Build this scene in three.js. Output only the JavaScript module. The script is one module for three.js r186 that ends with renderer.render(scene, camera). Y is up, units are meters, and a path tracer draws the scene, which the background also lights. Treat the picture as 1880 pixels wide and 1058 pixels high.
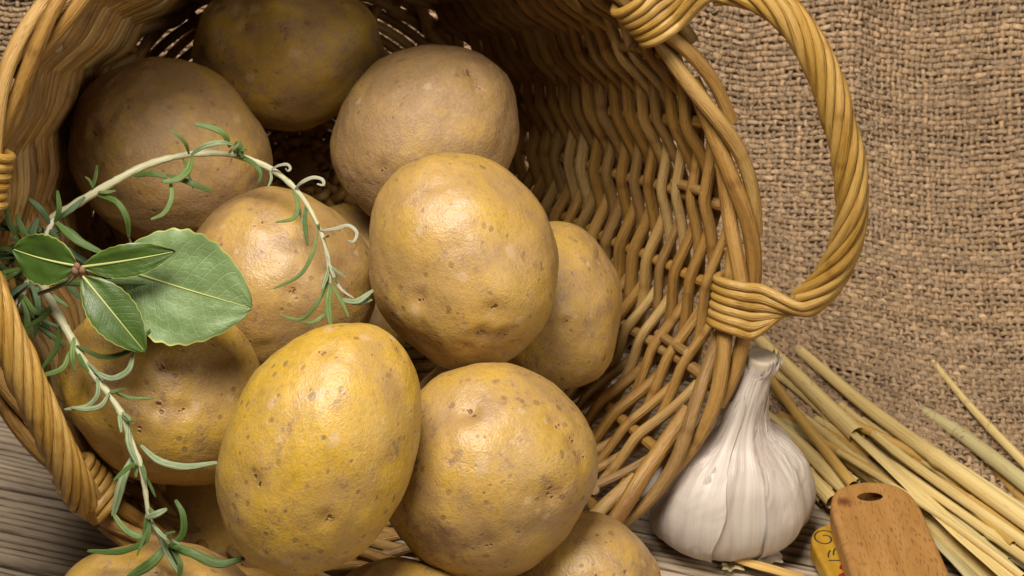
import * as THREE from 'three';
import { ImprovedNoise } from 'three/addons/math/ImprovedNoise.js';
import { RectAreaLightUniformsLib } from 'three/addons/lights/RectAreaLightUniformsLib.js';
import { mergeGeometries } from 'three/addons/utils/BufferGeometryUtils.js';

// ---------------------------------------------------------------- camera, light, exposure
const scene = new THREE.Scene();
const renderer = new THREE.WebGLRenderer({ antialias: true });
renderer.toneMapping = THREE.LinearToneMapping;
renderer.toneMappingExposure = 0.92;
renderer.shadowMap.enabled = true;
const camera = new THREE.PerspectiveCamera(15.07, 1880 / 1058, 0.02, 20);
camera.position.set(0.05, 0.5308, 0.6987);
camera.rotation.set(-Math.PI / 6, 0, 0);
camera.focus = 0.765; camera.userData.fStop = 34;
RectAreaLightUniformsLib.init();
scene.background = new THREE.Color(0.022, 0.019, 0.016);          // the dim studio round the table
const key = new THREE.RectAreaLight(0xfff4e6, 36, 0.32, 0.3);    // soft lamp over the table, a little in front
key.position.set(-0.06, 0.8, 0.25); key.lookAt(0.03, 0.1, -0.02); key.castShadow = true; scene.add(key);
const fill = new THREE.RectAreaLight(0xffeed6, 7.5, 0.3, 0.4);      // second, weaker lamp to the right of the camera, shining into the basket
fill.position.set(0.6, 0.45, 0.5); fill.lookAt(-0.08, 0.15, -0.04); fill.castShadow = true; scene.add(fill);

// ---------------------------------------------------------------- helpers (all lengths below in centimetres, turned into metres in obj())
const CM = 0.01, { sin, cos, PI, abs, min, max, pow, sqrt, floor, exp } = Math;
const V = (x, y, z) => new THREE.Vector3(x, y, z), A = (a) => V(a[0], a[1], a[2]);
const noise = new ImprovedNoise(), nz = (x, y, z) => noise.noise(x + 31.7, y + 11.3, z + 5.9);
const fbm = (x, y, z, o = 3) => { let s = 0, a = 0.5; for (let i = 0; i < o; i++) { s += a * nz(x, y, z); x *= 2.03; y *= 2.03; z *= 2.03; a *= 0.5; } return s; };
let seed = 7; const rnd = () => { seed = (seed * 1664525 + 1013904223) >>> 0; return seed / 4294967296; };
const rr = (a, b) => a + (b - a) * rnd(), mix = (a, b, t) => a + (b - a) * t, clamp = (x, a = 0, b = 1) => min(b, max(a, x));
const sst = (a, b, x) => { const t = clamp((x - a) / (b - a)); return t * t * (3 - 2 * t); };
const used = {}, numbered = (n) => { used[n] = (used[n] ?? -1) + 1; return used[n] ? `${n}_${String(used[n]).padStart(3, '0')}` : n; };
const origin = new WeakMap();
function thing(name, label, category, at, group) {
  const o = new THREE.Group(); o.name = numbered(name); o.position.set(at[0] * CM, at[1] * CM, at[2] * CM);
  o.userData = { label, category }; if (group) o.userData.group = group;
  origin.set(o, A(at)); scene.add(o); return o;
}
function sub(name, parent) { const g = new THREE.Group(); g.name = name; parent.add(g); origin.set(g, origin.get(parent)); return g; }
function obj(name, geo, mat, parent, stuff) {
  const o = origin.get(parent); geo.translate(-o.x, -o.y, -o.z); geo.scale(CM, CM, CM);
  const m = new THREE.Mesh(geo, mat); m.name = name; m.castShadow = m.receiveShadow = true;
  if (stuff) m.userData.kind = 'stuff';
  origin.set(m, o); parent.add(m); return m;
}
function curve(pts, n, closed = false) { return new THREE.CatmullRomCurve3(pts.map((p) => (p.isVector3 ? p : A(p))), closed, 'centripetal').getSpacedPoints(n); }
// a rod along dense points; rad(t) gives a radius or [half width, half thickness]; up fixes which way the flat side faces
function tube(pts, rad, sides = 8, { up, cap = true, uo = 0, groove = 0 } = {}) {
  const P = [], N = [], U = [], I = [], n = pts.length;
  let len = 0, side = null; const T = V(0, 0, 0), B = V(0, 0, 0);
  const rows = [];
  for (let i = 0; i < n; i++) {
    T.copy(pts[min(n - 1, i + 1)]).sub(pts[max(0, i - 1)]).normalize();
    if (up) { const u = typeof up === 'function' ? up(i / (n - 1)) : up; side = V(0, 0, 0).crossVectors(T, u).normalize(); }
    else if (!side) { side = V(0, 0, 0).crossVectors(T, abs(T.y) < 0.9 ? V(0, 1, 0) : V(1, 0, 0)).normalize(); }
    else { side = side.clone().addScaledVector(T, -side.dot(T)).normalize(); }
    B.crossVectors(side, T);
    if (i) len += pts[i].distanceTo(pts[i - 1]);
    const r = rad(i / (n - 1), len), ra = r.length ? r[0] : r, rb = r.length ? r[1] : r;
    rows.push([pts[i], T.clone()]);
    for (let k = 0; k <= sides; k++) {
      const a = k / sides * 2 * PI, c = cos(a), s = sin(a), g = groove ? 1 - groove * exp(-((a - PI / 2) ** 2) * 6) : 1;
      P.push(pts[i].x + side.x * c * ra + B.x * s * rb * g, pts[i].y + side.y * c * ra + B.y * s * rb * g, pts[i].z + side.z * c * ra + B.z * s * rb * g);
      const nx = V(0, 0, 0).addScaledVector(side, c * rb).addScaledVector(B, s * ra).normalize(); N.push(nx.x, nx.y, nx.z);
      U.push(len * CM + uo, k / sides);
    }
  }
  const w = sides + 1;
  for (let i = 0; i < n - 1; i++) for (let k = 0; k < sides; k++) { const a = i * w + k, b = a + 1, c = a + w, d = c + 1; I.push(a, c, b, b, c, d); }
  if (cap) for (const [row, dir] of [[0, -1], [n - 1, 1]]) {
    const [p, t] = rows[row], c0 = P.length / 3; P.push(p.x + t.x * dir * 0.02, p.y + t.y * dir * 0.02, p.z + t.z * dir * 0.02); N.push(t.x * dir, t.y * dir, t.z * dir); U.push(0, 0);
    for (let k = 0; k <= sides; k++) { const q = (row * w + k) * 3; P.push(P[q], P[q + 1], P[q + 2]); N.push(t.x * dir, t.y * dir, t.z * dir); U.push(0, k / sides); }
    for (let k = 0; k < sides; k++) dir < 0 ? I.push(c0, c0 + 1 + k, c0 + 2 + k) : I.push(c0, c0 + 2 + k, c0 + 1 + k);
  }
  const g = new THREE.BufferGeometry();
  g.setAttribute('position', new THREE.Float32BufferAttribute(P, 3)); g.setAttribute('normal', new THREE.Float32BufferAttribute(N, 3)); g.setAttribute('uv', new THREE.Float32BufferAttribute(U, 2));
  g.setIndex(I); return g;
}
// texture from a function (u, v in 0..1) -> [r, g, b] linear 0..1, or a grey height
const enc = (x) => 255 * (x <= 0.0031308 ? 12.92 * x : 1.055 * pow(max(x, 0), 1 / 2.4) - 0.055);
function tex(w, h, f, colour = true, repeat) {
  const d = new Uint8Array(w * h * 4);
  for (let y = 0; y < h; y++) for (let x = 0; x < w; x++) {
    const c = f(x / w, y / h), i = (y * w + x) * 4;
    if (colour) { d[i] = clamp(enc(c[0]), 0, 255); d[i + 1] = clamp(enc(c[1]), 0, 255); d[i + 2] = clamp(enc(c[2]), 0, 255); } else d[i] = d[i + 1] = d[i + 2] = clamp(c) * 255;
    d[i + 3] = 255;
  }
  const t = new THREE.DataTexture(d, w, h); t.magFilter = THREE.LinearFilter; t.minFilter = THREE.LinearMipmapLinearFilter; t.generateMipmaps = true;
  t.wrapS = t.wrapT = THREE.RepeatWrapping; if (colour) t.colorSpace = THREE.SRGBColorSpace;
  if (repeat) t.repeat.set(repeat[0], repeat[1]);
  t.needsUpdate = true; return t;
}
const mat = (o) => new THREE.MeshStandardMaterial(o);
const mul = (c, k) => [c[0] * k, c[1] * k, c[2] * k], lerp3 = (a, b, t) => [mix(a[0], b[0], t), mix(a[1], b[1], t), mix(a[2], b[2], t)];
// seamless noise round the second coordinate
const ring = (u, v, fu, fv, z) => nz(u * fu, cos(v * 2 * PI) * fv + 40, sin(v * 2 * PI) * fv + z);

// ---------------------------------------------------------------- table of weathered planks
const tableTop = new THREE.Group(); tableTop.name = 'tabletop'; tableTop.userData = { kind: 'structure', label: 'weathered grey brown plank tabletop with deep grain' , category: 'tabletop' }; scene.add(tableTop); origin.set(tableTop, V(0, 0, 0));
{
  const dir = V(1, 0, 0.34).normalize(), across = V(-0.34, 0, 1).normalize();
  // ridge height of the weathered grain at (a along, c across), 0..1
  const grain = (a, c, s) => {
    const wob = 0.5 * nz(a * 0.05, c * 0.12, s) + 0.14 * nz(a * 0.17, c * 0.5, s + 4);
    const k = (c + wob) * 2.5 + 1.2 * nz(a * 0.02, (c + wob) * 0.6, s + 9);
    const f = k - floor(k), w = 0.5 + 0.5 * nz(floor(k) * 3.1, a * 0.06, s);
    const line = sst(0.0, 0.3, f) * (1 - sst(0.72, 1, f));
    return mix(1, line, clamp(0.35 + w * 0.9));
  };
  const maps = [0, 1, 2].map((s) => tex(1024, 512, (u, v) => {
    const a = u * 50, c = v * 10.2, h = grain(a, c, s * 7 + 3), n1 = fbm(a * 0.25, c * 1.6, s, 3), n2 = fbm(a * 1.2, c * 16, s + 8, 2);
    let col = lerp3([0.075, 0.048, 0.028], [0.42, 0.335, 0.24], clamp(h * 1.0 - 0.05 + n1 * 0.4 + n2 * 0.6));
    return mul(col, 1 + 0.25 * n1);
  }));
  for (let p = -2; p <= 4; p++) {
    const nx = 70, ny = 150, w = 10.2, L = 50, pos = [], uv = [], idx = [], s = ((p + 6) % 3) * 7 + 3;
    for (let j = 0; j <= ny; j++) for (let i = 0; i <= nx; i++) {
      const a = i / nx * L, c = j / ny * w, e = min(c, w - c), drop = 0.35 * (1 - sst(0, 0.35, e));
      const h = -0.02 - 0.11 * (1 - grain(a, c, s)) - drop;
      const q = V(0, h, 0).addScaledVector(dir, a - 22).addScaledVector(across, c + p * 10.42 - 16.0);
      pos.push(q.x, q.y, q.z); uv.push(a / 50, c / 10.2);
    }
    for (let j = 0; j < ny; j++) for (let i = 0; i < nx; i++) { const k = j * (nx + 1) + i; idx.push(k, k + nx + 1, k + 1, k + 1, k + nx + 1, k + nx + 2); }
    const skirt = (list) => { for (let t = 0; t < list.length - 1; t++) { const a = list[t], b = list[t + 1], n = pos.length / 3; for (const q of [a, b]) { pos.push(pos[q * 3], pos[q * 3 + 1] - 2.2, pos[q * 3 + 2]); uv.push(uv[q * 2], uv[q * 2 + 1]); } idx.push(a, b, n, b, n + 1, n); } };
    skirt([...Array(nx + 1).keys()]); skirt([...Array(nx + 1).keys()].map((i) => ny * (nx + 1) + i));
    const g = new THREE.BufferGeometry(); g.setAttribute('position', new THREE.Float32BufferAttribute(pos, 3)); g.setAttribute('uv', new THREE.Float32BufferAttribute(uv, 2)); g.setIndex(idx); g.computeVertexNormals();
    obj('plank', g, mat({ map: maps[(p + 6) % 3], roughness: 0.85, side: THREE.DoubleSide }), tableTop);
  }
}

// ---------------------------------------------------------------- burlap: woven yarns on a draped sheet
const zFront = (x) => -20 + 16.5 * sst(4, 26, x);
function drape(x, b) {                                             // b 0 at the hem on the table, 1 at the top
  const a = zFront(x), e = 1 - (1 - b) * (1 - b);
  const fold = 1.9 * nz(x * 0.24, b * 1.1, 2) + 0.32 * nz(x * 0.4, b * 4, 7);
  return V(x + 0.5 * nz(x * 0.1, b * 3, 12), max(0.22, 26 * pow(b, 1.7) + 0.25 + (0.5 + b) * fold * 0.7), mix(a, -24.5, e) + fold * (0.35 + b));
}
{
  const burlap = thing('burlap_cloth', 'coarse brown burlap cloth draped behind the basket', 'cloth', [6, 0, -20]);
  const pitch = 0.322, x0 = -19, x1 = 33, nb = 122, na = floor((x1 - x0) / pitch);
  const normalAt = (x, b) => { const p = drape(x, b), q = drape(x + 0.3, b).sub(p), r = drape(x, min(1.02, b + 0.01)).sub(p); return q.cross(r).normalize(); };
  const P0 = []; for (let i = 0; i <= na; i++) { P0.push([]); for (let j = 0; j <= nb; j++) { const x = x0 + i * pitch, b = j / nb, jx = 0.16 * nz(i * 0.35, j * 0.3, 1), jb = 0.55 * nz(i * 0.3, j * 0.35, 3) / nb; P0[i].push([drape(x + jx, clamp(b + jb, 0, 1)), normalAt(x, b)]); } }
  const yarns = (warp) => {
    const list = [], outer = warp ? na : nb, inner = warp ? nb : na;
    const P = [], N = [], C = [], U = [], I = [], S = 6; let base = 0;
    for (let k = 0; k <= outer; k++) {
      const thick = rr(0.078, 0.115) * (warp ? 0.85 : 1.08), tone = rr(0.82, 1.14), red = rr(-0.014, 0.014), ph = rnd() * 50;
      const pts = [];
      for (let m = 0; m <= inner; m++) for (let h = 0; h < (m < inner ? 3 : 1); h++) {
        const f = h / 3, [p, nn] = warp ? P0[k][m] : P0[m][k], nx = warp ? P0[k][min(m + 1, inner)] : P0[min(m + 1, inner)][k];
        const o = (((k + m) & 1) === (warp ? 0 : 1) ? 1 : -1) * cos(f * PI);
        pts.push([p.clone().lerp(nx[0], f).addScaledVector(nn, o * 0.1 + 0.03 * nz(m * 0.9 + f, ph, 3)), nn, m + f]);
      }
      const side = V(0, 0, 0), T = V(0, 0, 0);
      pts.forEach(([p, nn, m], i) => {
        T.copy(pts[min(pts.length - 1, i + 1)][0]).sub(pts[max(0, i - 1)][0]).normalize(); side.crossVectors(T, nn).normalize(); const B = V(0, 0, 0).crossVectors(side, T);
        const slub = 1 + 0.5 * nz(m * 0.22, ph, 8) + 0.28 * nz(m * 0.9, ph, 2), ra = thick * slub * 1.2, rb = thick * slub * 0.8;
        const tn = tone * (1 + 0.35 * nz(m * 0.5, ph, 21) + 0.2 * nz(m * 2.1, ph, 30));
        for (let q = 0; q <= S; q++) { const a = q / S * 2 * PI + m * 0.5, c = cos(a), s = sin(a), fz = 1 + 0.26 * sin((q % S) * 2.4 + m * 3.1 + ph) * cos(m * 1.7 + (q % S)); U.push(m * 0.11 + ph, q / S);
          P.push(p.x + (side.x * c * ra + B.x * s * rb) * fz, p.y + (side.y * c * ra + B.y * s * rb) * fz, p.z + (side.z * c * ra + B.z * s * rb) * fz);
          const n = V(0, 0, 0).addScaledVector(side, c).addScaledVector(B, s).normalize(); N.push(n.x, n.y, n.z); C.push(0.66 * tn + red, 0.46 * tn, 0.285 * tn - red); }
        if (i) for (let q = 0; q < S; q++) { const a = base + (i - 1) * (S + 1) + q, b = a + 1, c = a + S + 1, d = b + S + 1; I.push(a, c, b, b, c, d); }
      });
      base += pts.length * (S + 1);
    }
    const g = new THREE.BufferGeometry(); g.setAttribute('position', new THREE.Float32BufferAttribute(P, 3)); g.setAttribute('normal', new THREE.Float32BufferAttribute(N, 3)); g.setAttribute('color', new THREE.Float32BufferAttribute(C, 3)); g.setAttribute('uv', new THREE.Float32BufferAttribute(U, 2)); g.setIndex(I); return g;
  };
  const fib = (u, v) => { const w = v + u * 3; return clamp(0.5 + 0.75 * ring(u, w, 11, 7, 3) + 0.5 * ring(u, w, 34, 14, 9)); };
  const jute = mat({ vertexColors: true, roughness: 0.9, map: tex(512, 64, (u, v) => { const k = 0.5 + 0.62 * fib(u, v); return [k, k, k * 0.97]; }), bumpMap: tex(512, 64, (u, v) => fib(u, v), false), bumpScale: 0.0006 });
  obj('warp_yarn', yarns(true), jute, burlap, true); obj('weft_yarn', yarns(false), jute, burlap, true);
  const hairs = [];
  for (let k = 0; k < 11000; k++) {
    const x = rr(-6, 33), b = rnd(), p = drape(x, b), n = normalAt(x, b), d = V(rr(-1, 1), rr(-1, 1), rr(-0.3, 0.3)).normalize(), L = rr(0.3, 1.1), c = V(rr(-1, 1), rr(-1, 1), 0).multiplyScalar(0.35);
    const q = p.clone().addScaledVector(n, 0.2); hairs.push(tube([0, 0.33, 0.66, 1].map((t) => q.clone().addScaledVector(d, L * t).addScaledVector(c, t * t * L).addScaledVector(n, sin(t * 2.5) * 0.16)), () => 0.011, 3, { cap: false }));
  }
  obj('loose_fibre', mergeGeometries(hairs), mat({ color: new THREE.Color(0.52, 0.4, 0.27), roughness: 0.8 }), burlap, true);
  const P = [], I = [], nx = 90, ny = 60;                           // the folded-under layer of the cloth
  for (let j = 0; j <= ny; j++) for (let i = 0; i <= nx; i++) { const x = mix(x0, x1, i / nx), b = j / ny, p = drape(x, b).addScaledVector(normalAt(x, b), -0.32); P.push(p.x, max(p.y, 0.03), p.z); }
  for (let j = 0; j < ny; j++) for (let i = 0; i < nx; i++) { const k = j * (nx + 1) + i; I.push(k, k + 1, k + nx + 1, k + 1, k + nx + 2, k + nx + 1); }
  const g = new THREE.BufferGeometry(); g.setAttribute('position', new THREE.Float32BufferAttribute(P, 3)); g.setIndex(I); g.computeVertexNormals();
  obj('under_layer', g, mat({ color: new THREE.Color(0.45, 0.325, 0.21), roughness: 1, side: THREE.DoubleSide }), burlap);
}

// ---------------------------------------------------------------- wicker basket lying on its side
const TA = 15 * PI / 180, RM = 13.85, LEN = 17, NS = 26, oval = (f) => 1 + 0.042 * Math.cos(2 * f - 5.236);
const Mo = V(0, 14.1, 0), ax = V(sin(TA) * cos(TA), sin(TA), cos(TA) * cos(TA)), e1 = V(0, 1, 0).cross(ax).normalize(), e2 = ax.clone().cross(e1);
const radial = (f) => V(0, 0, 0).addScaledVector(e1, cos(f)).addScaledVector(e2, sin(f));
const wallR = (h) => RM - (LEN - h) * 0.268 - 1.1 * pow(clamp(1 - h / 2.2), 2);
const onWall = (f, h, o = 0) => Mo.clone().addScaledVector(ax, h - LEN).addScaledVector(radial(f), wallR(h) * oval(f) + o);
const willowMap = (base, dark, s) => tex(512, 64, (u, v) => {
  const st = ring(u, v, 6, 4, s) * 0.6 + ring(u, v, 14, 12, s + 5) * 0.5 + ring(u, v, 60, 6, s + 2) * 0.25, pt = clamp(ring(u, v, 9, 1.2, s + 11) * 1.3), sp = ring(u, v, 70, 9, s + 20) > 0.5 ? 0.7 : 1;
  const kn = exp(-pow(((u * 3 + s * 0.37) % 1 - 0.5) * 40, 2)) * 0.5;
  return mul(lerp3(base, dark, clamp(0.3 + st * 0.8 + pt * 0.7 + kn)), sp * (1 + 0.3 * st));
}, true, [5, 1]);
const willowBump = tex(512, 64, (u, v) => 0.5 + 0.3 * ring(u, v, 16, 10, 3) + 0.2 * ring(u, v, 70, 9, 6), false, [5, 1]);
const willow = [[[0.4, 0.235, 0.062], [0.21, 0.1, 0.02]], [[0.43, 0.275, 0.09], [0.26, 0.14, 0.034]], [[0.34, 0.19, 0.042], [0.16, 0.075, 0.013]], [[0.48, 0.33, 0.13], [0.3, 0.175, 0.05]], [[0.31, 0.185, 0.06], [0.15, 0.075, 0.018]]]
  .map(([a, b], i) => mat({ map: willowMap(a, b, i * 13 + 1), bumpMap: willowBump, bumpScale: 0.0007, roughness: 0.55 }));
const handleWillow = [[[0.43, 0.26, 0.055], [0.24, 0.12, 0.016]], [[0.47, 0.305, 0.085], [0.3, 0.16, 0.03]]].map(([a, b], i) => mat({ map: willowMap(a, b, i * 17 + 71), bumpMap: willowBump, bumpScale: 0.0007, roughness: 0.5 }));
const cutEnd = mat({ color: new THREE.Color(0.5, 0.36, 0.2), roughness: 0.8 });
{
  const basket = thing('wicker_basket', 'honey coloured wicker basket lying on its side full of potatoes', 'basket', [-2, 0, -8]);
  const d = 2 * PI / NS, pitch = 0.5;
  for (let q = 0; q < NS; q++) {                                    // slanting wall rods, each winding from the base to the rim
    const tEnd = 16.25 / pitch, n = floor(tEnd * 9), pts = [], ph = q * 7.3, rr0 = rr(0.225, 0.285);
    for (let i = 0; i <= n; i++) {
      const t = i / n * tEnd, f = (q + t) * d, h = t * pitch + 0.1 * nz(t * 0.5, ph, 1), c = cos(t * PI), o = 0.36 * Math.asin(0.94 * c) / 1.22 * (1 + 0.25 * nz(t, ph, 4));
      pts.push(onWall(f, h, (q & 1 ? o : o) + 0.05 * nz(t * 0.8, ph, 9)));
    }
    obj('weaver', tube(pts, (t) => rr0 * (1.08 - 0.2 * t + 0.1 * nz(t * 20, ph, 3)), 9, { uo: rnd() }), willow[floor(rnd() * 5)], basket);
  }
  for (let j = 0; j < NS; j++) {
    const f = j * d, pts = []; for (let i = 0; i <= 40; i++) pts.push(onWall(f + 0.01 * nz(i * 0.2, j, 1), mix(0.1, 16.8, i / 40)));
    obj('stake', tube(pts, () => 0.25, 8, { uo: rnd() }), willow[j % 3 === 0 ? 4 : 2], basket);
    // border: every stake is laid along the rim, rising over it from the inside and tucked down outside
    const L = rr(2.5, 2.9), bp = [], R0 = rr(0.27, 0.35), sh = rr(-0.08, 0.08);
    for (let i = 0; i <= 44; i++) {
      const t = i / 44, th = mix(-0.95, 3.2, t * t * (3 - 2 * t) * 0.5 + t * 0.5), ff = f + d * 0.6 - t * L * d, rho = 0.44 + sh + 0.05 * nz(t * 3, j, 6);
      bp.push(Mo.clone().addScaledVector(ax, sin(th) * rho + 0.05).addScaledVector(radial(ff), RM * oval(ff) - cos(th) * rho + 0.12));
    }
    obj('border_rod', tube(bp, (t) => R0 * (1 - 0.12 * t + 0.06 * nz(t * 6, j, 8)) * sst(-0.35, 0.06, t), 10, { uo: rnd() }), willow[[0, 2, 1, 0, 4][j % 5]], basket);
    // cut tip of the side stake standing inside the rim
    if (j % 2) continue;
    const tp = []; for (let i = 0; i <= 10; i++) tp.push(onWall(f + 0.035, mix(13.2, 15.5 + 0.9 * nz(j * 3.1, 2.3, 2.7), i / 10), -0.2 - 0.2 * i / 10));
    const pg = obj('stake_tip', tube(tp, () => 0.21, 9, { uo: rnd() }), willow[j % 2 ? 0 : 4], basket);
    const e = tp[10], ee = tp[10].clone().sub(tp[9]).normalize(); obj('cut_end', tube([e.clone().addScaledVector(ee, 0.005), e.clone().addScaledVector(ee, 0.04)], () => 0.2, 9), cutEnd, pg);
  }
  const bc = (f, r, o) => Mo.clone().addScaledVector(ax, -LEN + 0.3 + o).addScaledVector(radial(f), r * oval(f));
  for (let k = 0; k < 17; k++) {                                    // woven floor of the basket
    const r = 0.9 + k * 0.5, pts = [], n = 150; for (let i = 0; i <= n; i++) { const f = i / n * 2 * PI; pts.push(bc(f, r, 0.34 * cos(f * 9 + k * PI) + 0.04 * nz(i * 0.2, k, 3))); }
    obj('base_weaver', tube(pts, () => 0.215, 7, { cap: false, uo: rnd() }), willow[k % 5], basket);
  }
  for (let k = 0; k < 9; k++) { const f = k / 9 * PI; obj('base_stick', tube([0, 0.25, 0.5, 0.75, 1].map((t) => bc(f, mix(-8.2, 8.2, t), 0)), () => 0.24, 7), willow[2], basket); }

  const handle = (f0, f1, a, b, sgn, skew, lift) => {                           // twisted handle: strands wound round each other, each looped over the rim at both ends
    const hd = sub('handle', basket), fm = (f0 + f1) / 2, rim = (f, th, rho) => Mo.clone().addScaledVector(ax, sin(th) * rho + 0.05).addScaledVector(radial(f), RM * oval(f) + 0.12 - cos(th) * rho);
    const E0 = rim(f0, lift, 1.5), E1 = rim(f1, 2.3, 1.5), mid = E0.clone().add(E1).multiplyScalar(0.5), half = E0.clone().sub(E1).multiplyScalar(0.5), out = V(0, 0, 0).addScaledVector(ax, a).addScaledVector(radial(fm), b);
    const cp = []; for (let i = 0; i <= 24; i++) { const t = i / 24 * PI, c = cos(t); cp.push(mid.clone().addScaledVector(half, Math.sign(c) * pow(abs(c), 0.8) + skew * sin(t)).addScaledVector(out, pow(sin(t), 0.85))); }
    const core = curve(cp, 120), nS = 8;
    let side = null; const fr = core.map((p, i) => { const T = core[min(120, i + 1)].clone().sub(core[max(0, i - 1)]).normalize(); side = side ? side.clone().addScaledVector(T, -side.dot(T)).normalize() : V(0, 0, 0).crossVectors(T, ax).normalize(); return [T, side, V(0, 0, 0).crossVectors(T, side)]; });
    for (let s = 0; s < nS; s++) {
      const pts = [], lo = (s - 2.5) * 0.345 / RM, loop = (f, flip) => [[-0.9, 1.02], [-0.1, 0.98], [0.6, 0.96], [1.3, 0.98], [1.9, 1.08]].map(([th, rho]) => rim(f + lo * flip, th, rho + 0.05 * nz(s, th, 2)));
      const a0 = loop(f0, -1), body = [];
      for (let i = 9; i <= 111; i += 3) { const tw = s / nS * 2 * PI + sgn * i / 120 * 2 * PI * 2.3, rho = 0.46 + 0.05 * nz(i * 0.12, s * 3.3, 3); body.push(core[i].clone().addScaledVector(fr[i][1], cos(tw) * rho).addScaledVector(fr[i][2], sin(tw) * rho)); }
      const all = s < 6 ? [...a0, ...body, ...loop(f1, 1).reverse()] : body;
      obj('strand', tube(curve(all, 230), (t) => rs(s) * (1 + 0.07 * nz(t * 14, s, 6)), 9, { uo: rnd() }), handleWillow[(s + (s >> 1)) % 2], hd);
    }
    obj('core_rod', tube(core.slice(6, 114), () => 0.33, 8), handleWillow[0], hd);
  };
  const rs = (s) => 0.172 + 0.014 * ((s * 5) % 3);
  const DG = PI / 180;
  handle(36 * DG, -15 * DG, 2.4, 3.8, 1, 0.15, 2.2);
  handle(212.5 * DG, 161 * DG, 3.0, 0.1, 1, -0.2, 1.5);
}

// ---------------------------------------------------------------- potatoes
const potatoes = {
  A: { at: [-1.56,10.94,7.84], lean: 24, semi: [3.25,4.6,3.09], eyes: [[-0.43,-0.36,0.83,1],[0.38,-0.41,0.83,1],[0.37,0.90,0.22,0.8],[-0.35,0.71,0.61,0.6],[-0.39,-0.87,0.30,0.4]] },
  B: { at: [4.07,7.81,4.74], lean: 60, semi: [3.79,4.01,3.6], eyes: [[-0.59,0.18,0.78,1],[-0.10,0.77,0.63,0.9],[0.13,0.80,0.59,0.9],[0.30,0.79,0.54,0.6],[0.43,0.43,0.79,1],[0.56,-0.27,0.79,0.5]] },
  C: { at: [3.14,13.53,-0.61], lean: -18, semi: [3.47,4.14,3.3], eyes: [[-0.55,-0.22,0.81,0.9],[0.16,-0.49,0.86,1],[-0.03,-0.66,0.75,1.1],[0.16,-0.73,0.66,0.7],[-0.21,-0.74,0.64,0.5]] },
  D: { at: [6.29,9.36,-4.42], lean: -15, semi: [3.02,3.45,2.87], eyes: [[0.19,-0.23,0.96,0.6],[0.86,0.39,0.32,0.7]] },
  E: { at: [-3.98,11.26,-2.93], lean: -70, semi: [3.61,3.82,3.43], eyes: [[-0.02,-0.24,0.97,1],[0.57,0.28,0.77,0.5],[0.11,0.52,0.85,0.4]] },
  F: { at: [1.58,14.81,-8.7], lean: 50, semi: [3.44,3.97,3.27], eyes: [[-0.20,0.71,0.68,1.2],[-0.00,0.70,0.72,0.8],[0.01,-0.55,0.84,0.6]] },
  G: { at: [-4.24,16.39,-13.27], lean: 90, semi: [3.16,4.02,3], eyes: [[-0.21,-0.01,0.98,0.5],[-0.24,-0.38,0.89,0.5],[0.77,-0.09,0.63,0.6]] },
  H: { at: [-8.69,14.15,-8.31], lean: -55, semi: [3.6,4.14,3.42], eyes: [[-0.26,0.59,0.76,1],[-0.04,0.53,0.85,0.5],[0.31,-0.64,0.71,0.5]] },
  I: { at: [-7.75,10.02,2.71], lean: -60, semi: [3.35,3.94,3.18], eyes: [[0.30,0.03,0.95,1],[-0.10,-0.15,0.98,1.2],[0.02,-0.34,0.94,0.9],[-0.40,-0.07,0.91,0.8],[0.88,-0.45,0.17,0.5]] },
  J: { at: [-7.74,3.2,8.45], lean: 85, semi: [3.44,4.2,3.27], eyes: [[-0.72,0.11,0.69,0.5]] },
  K: { at: [7.56,2.9,5.12], lean: 75, semi: [2.72,2.96,2.58], eyes: [[-0.68,0.39,0.62,0.8],[-0.21,0.22,0.95,0.5]] },
  L: { at: [1.02,2.9,8.2], lean: 80, semi: [2.87,3.14,2.72], eyes: [] },
  N: { at: [-6.89,2.61,1.32], lean: 60, semi: [2.43,2.54,2.31], eyes: [] },
  O: { at: [-1.81,7.66,-8.75], lean: 10, semi: [3.18,3.41,3.02], eyes: [] },
  Q: { at: [3.68,3.91,-3.36], lean: 70, semi: [3.3,3.52,3.13], eyes: [] },
};
const PICK = {
  A: ['large smooth golden oval potato leaning at the front of the pile', 0.15, 0.85, 1],
  B: ['round tan potato with a brown scab, right beside the large golden oval one', 0.45, 0.48, 1],
  C: ['big pale potato with grey patches and an eye cluster near its lower end', 0.3, 0.42, 0.6],
  D: ['potato half hidden behind the big pale potato, against the basket wall', 0.55, 0.45, 0.6],
  E: ['tan potato with the curling rosemary tip hanging over it', 0.4, 0.35, 0.6],
  F: ['dull brown potato with a chipped skin spot, deep in the basket', 1.0, 0.15, 0.5],
  G: ['mottled yellow potato at the back, highest in the basket', 0.7, 1.0, 0.5],
  H: ['brown potato against the basket wall behind the arching rosemary stem', 0.9, 0.45, 0.5],
  I: ['yellow brown potato with many eyes under the broad bay leaf', 0.35, 0.75, 0.8],
  J: ['potato on the table with rosemary leaves resting on it', 0.5, 0.4, 0.5],
  K: ['small potato on the table beside the garlic bulb', 0.6, 0.5, 0.6],
  L: ['potato on the table between the large golden oval and the garlic side potato', 0.55, 0.5, 0.4],
  N: ['shaded potato low in the basket near the handle wrap', 0.35, 0.75, 0.8],
  O: ['potato buried in the middle of the pile under the tan one', 0.5, 0.5, 0.4],
  Q: ['potato at the bottom of the pile behind the round tan one', 0.5, 0.5, 0.4],
};
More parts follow.
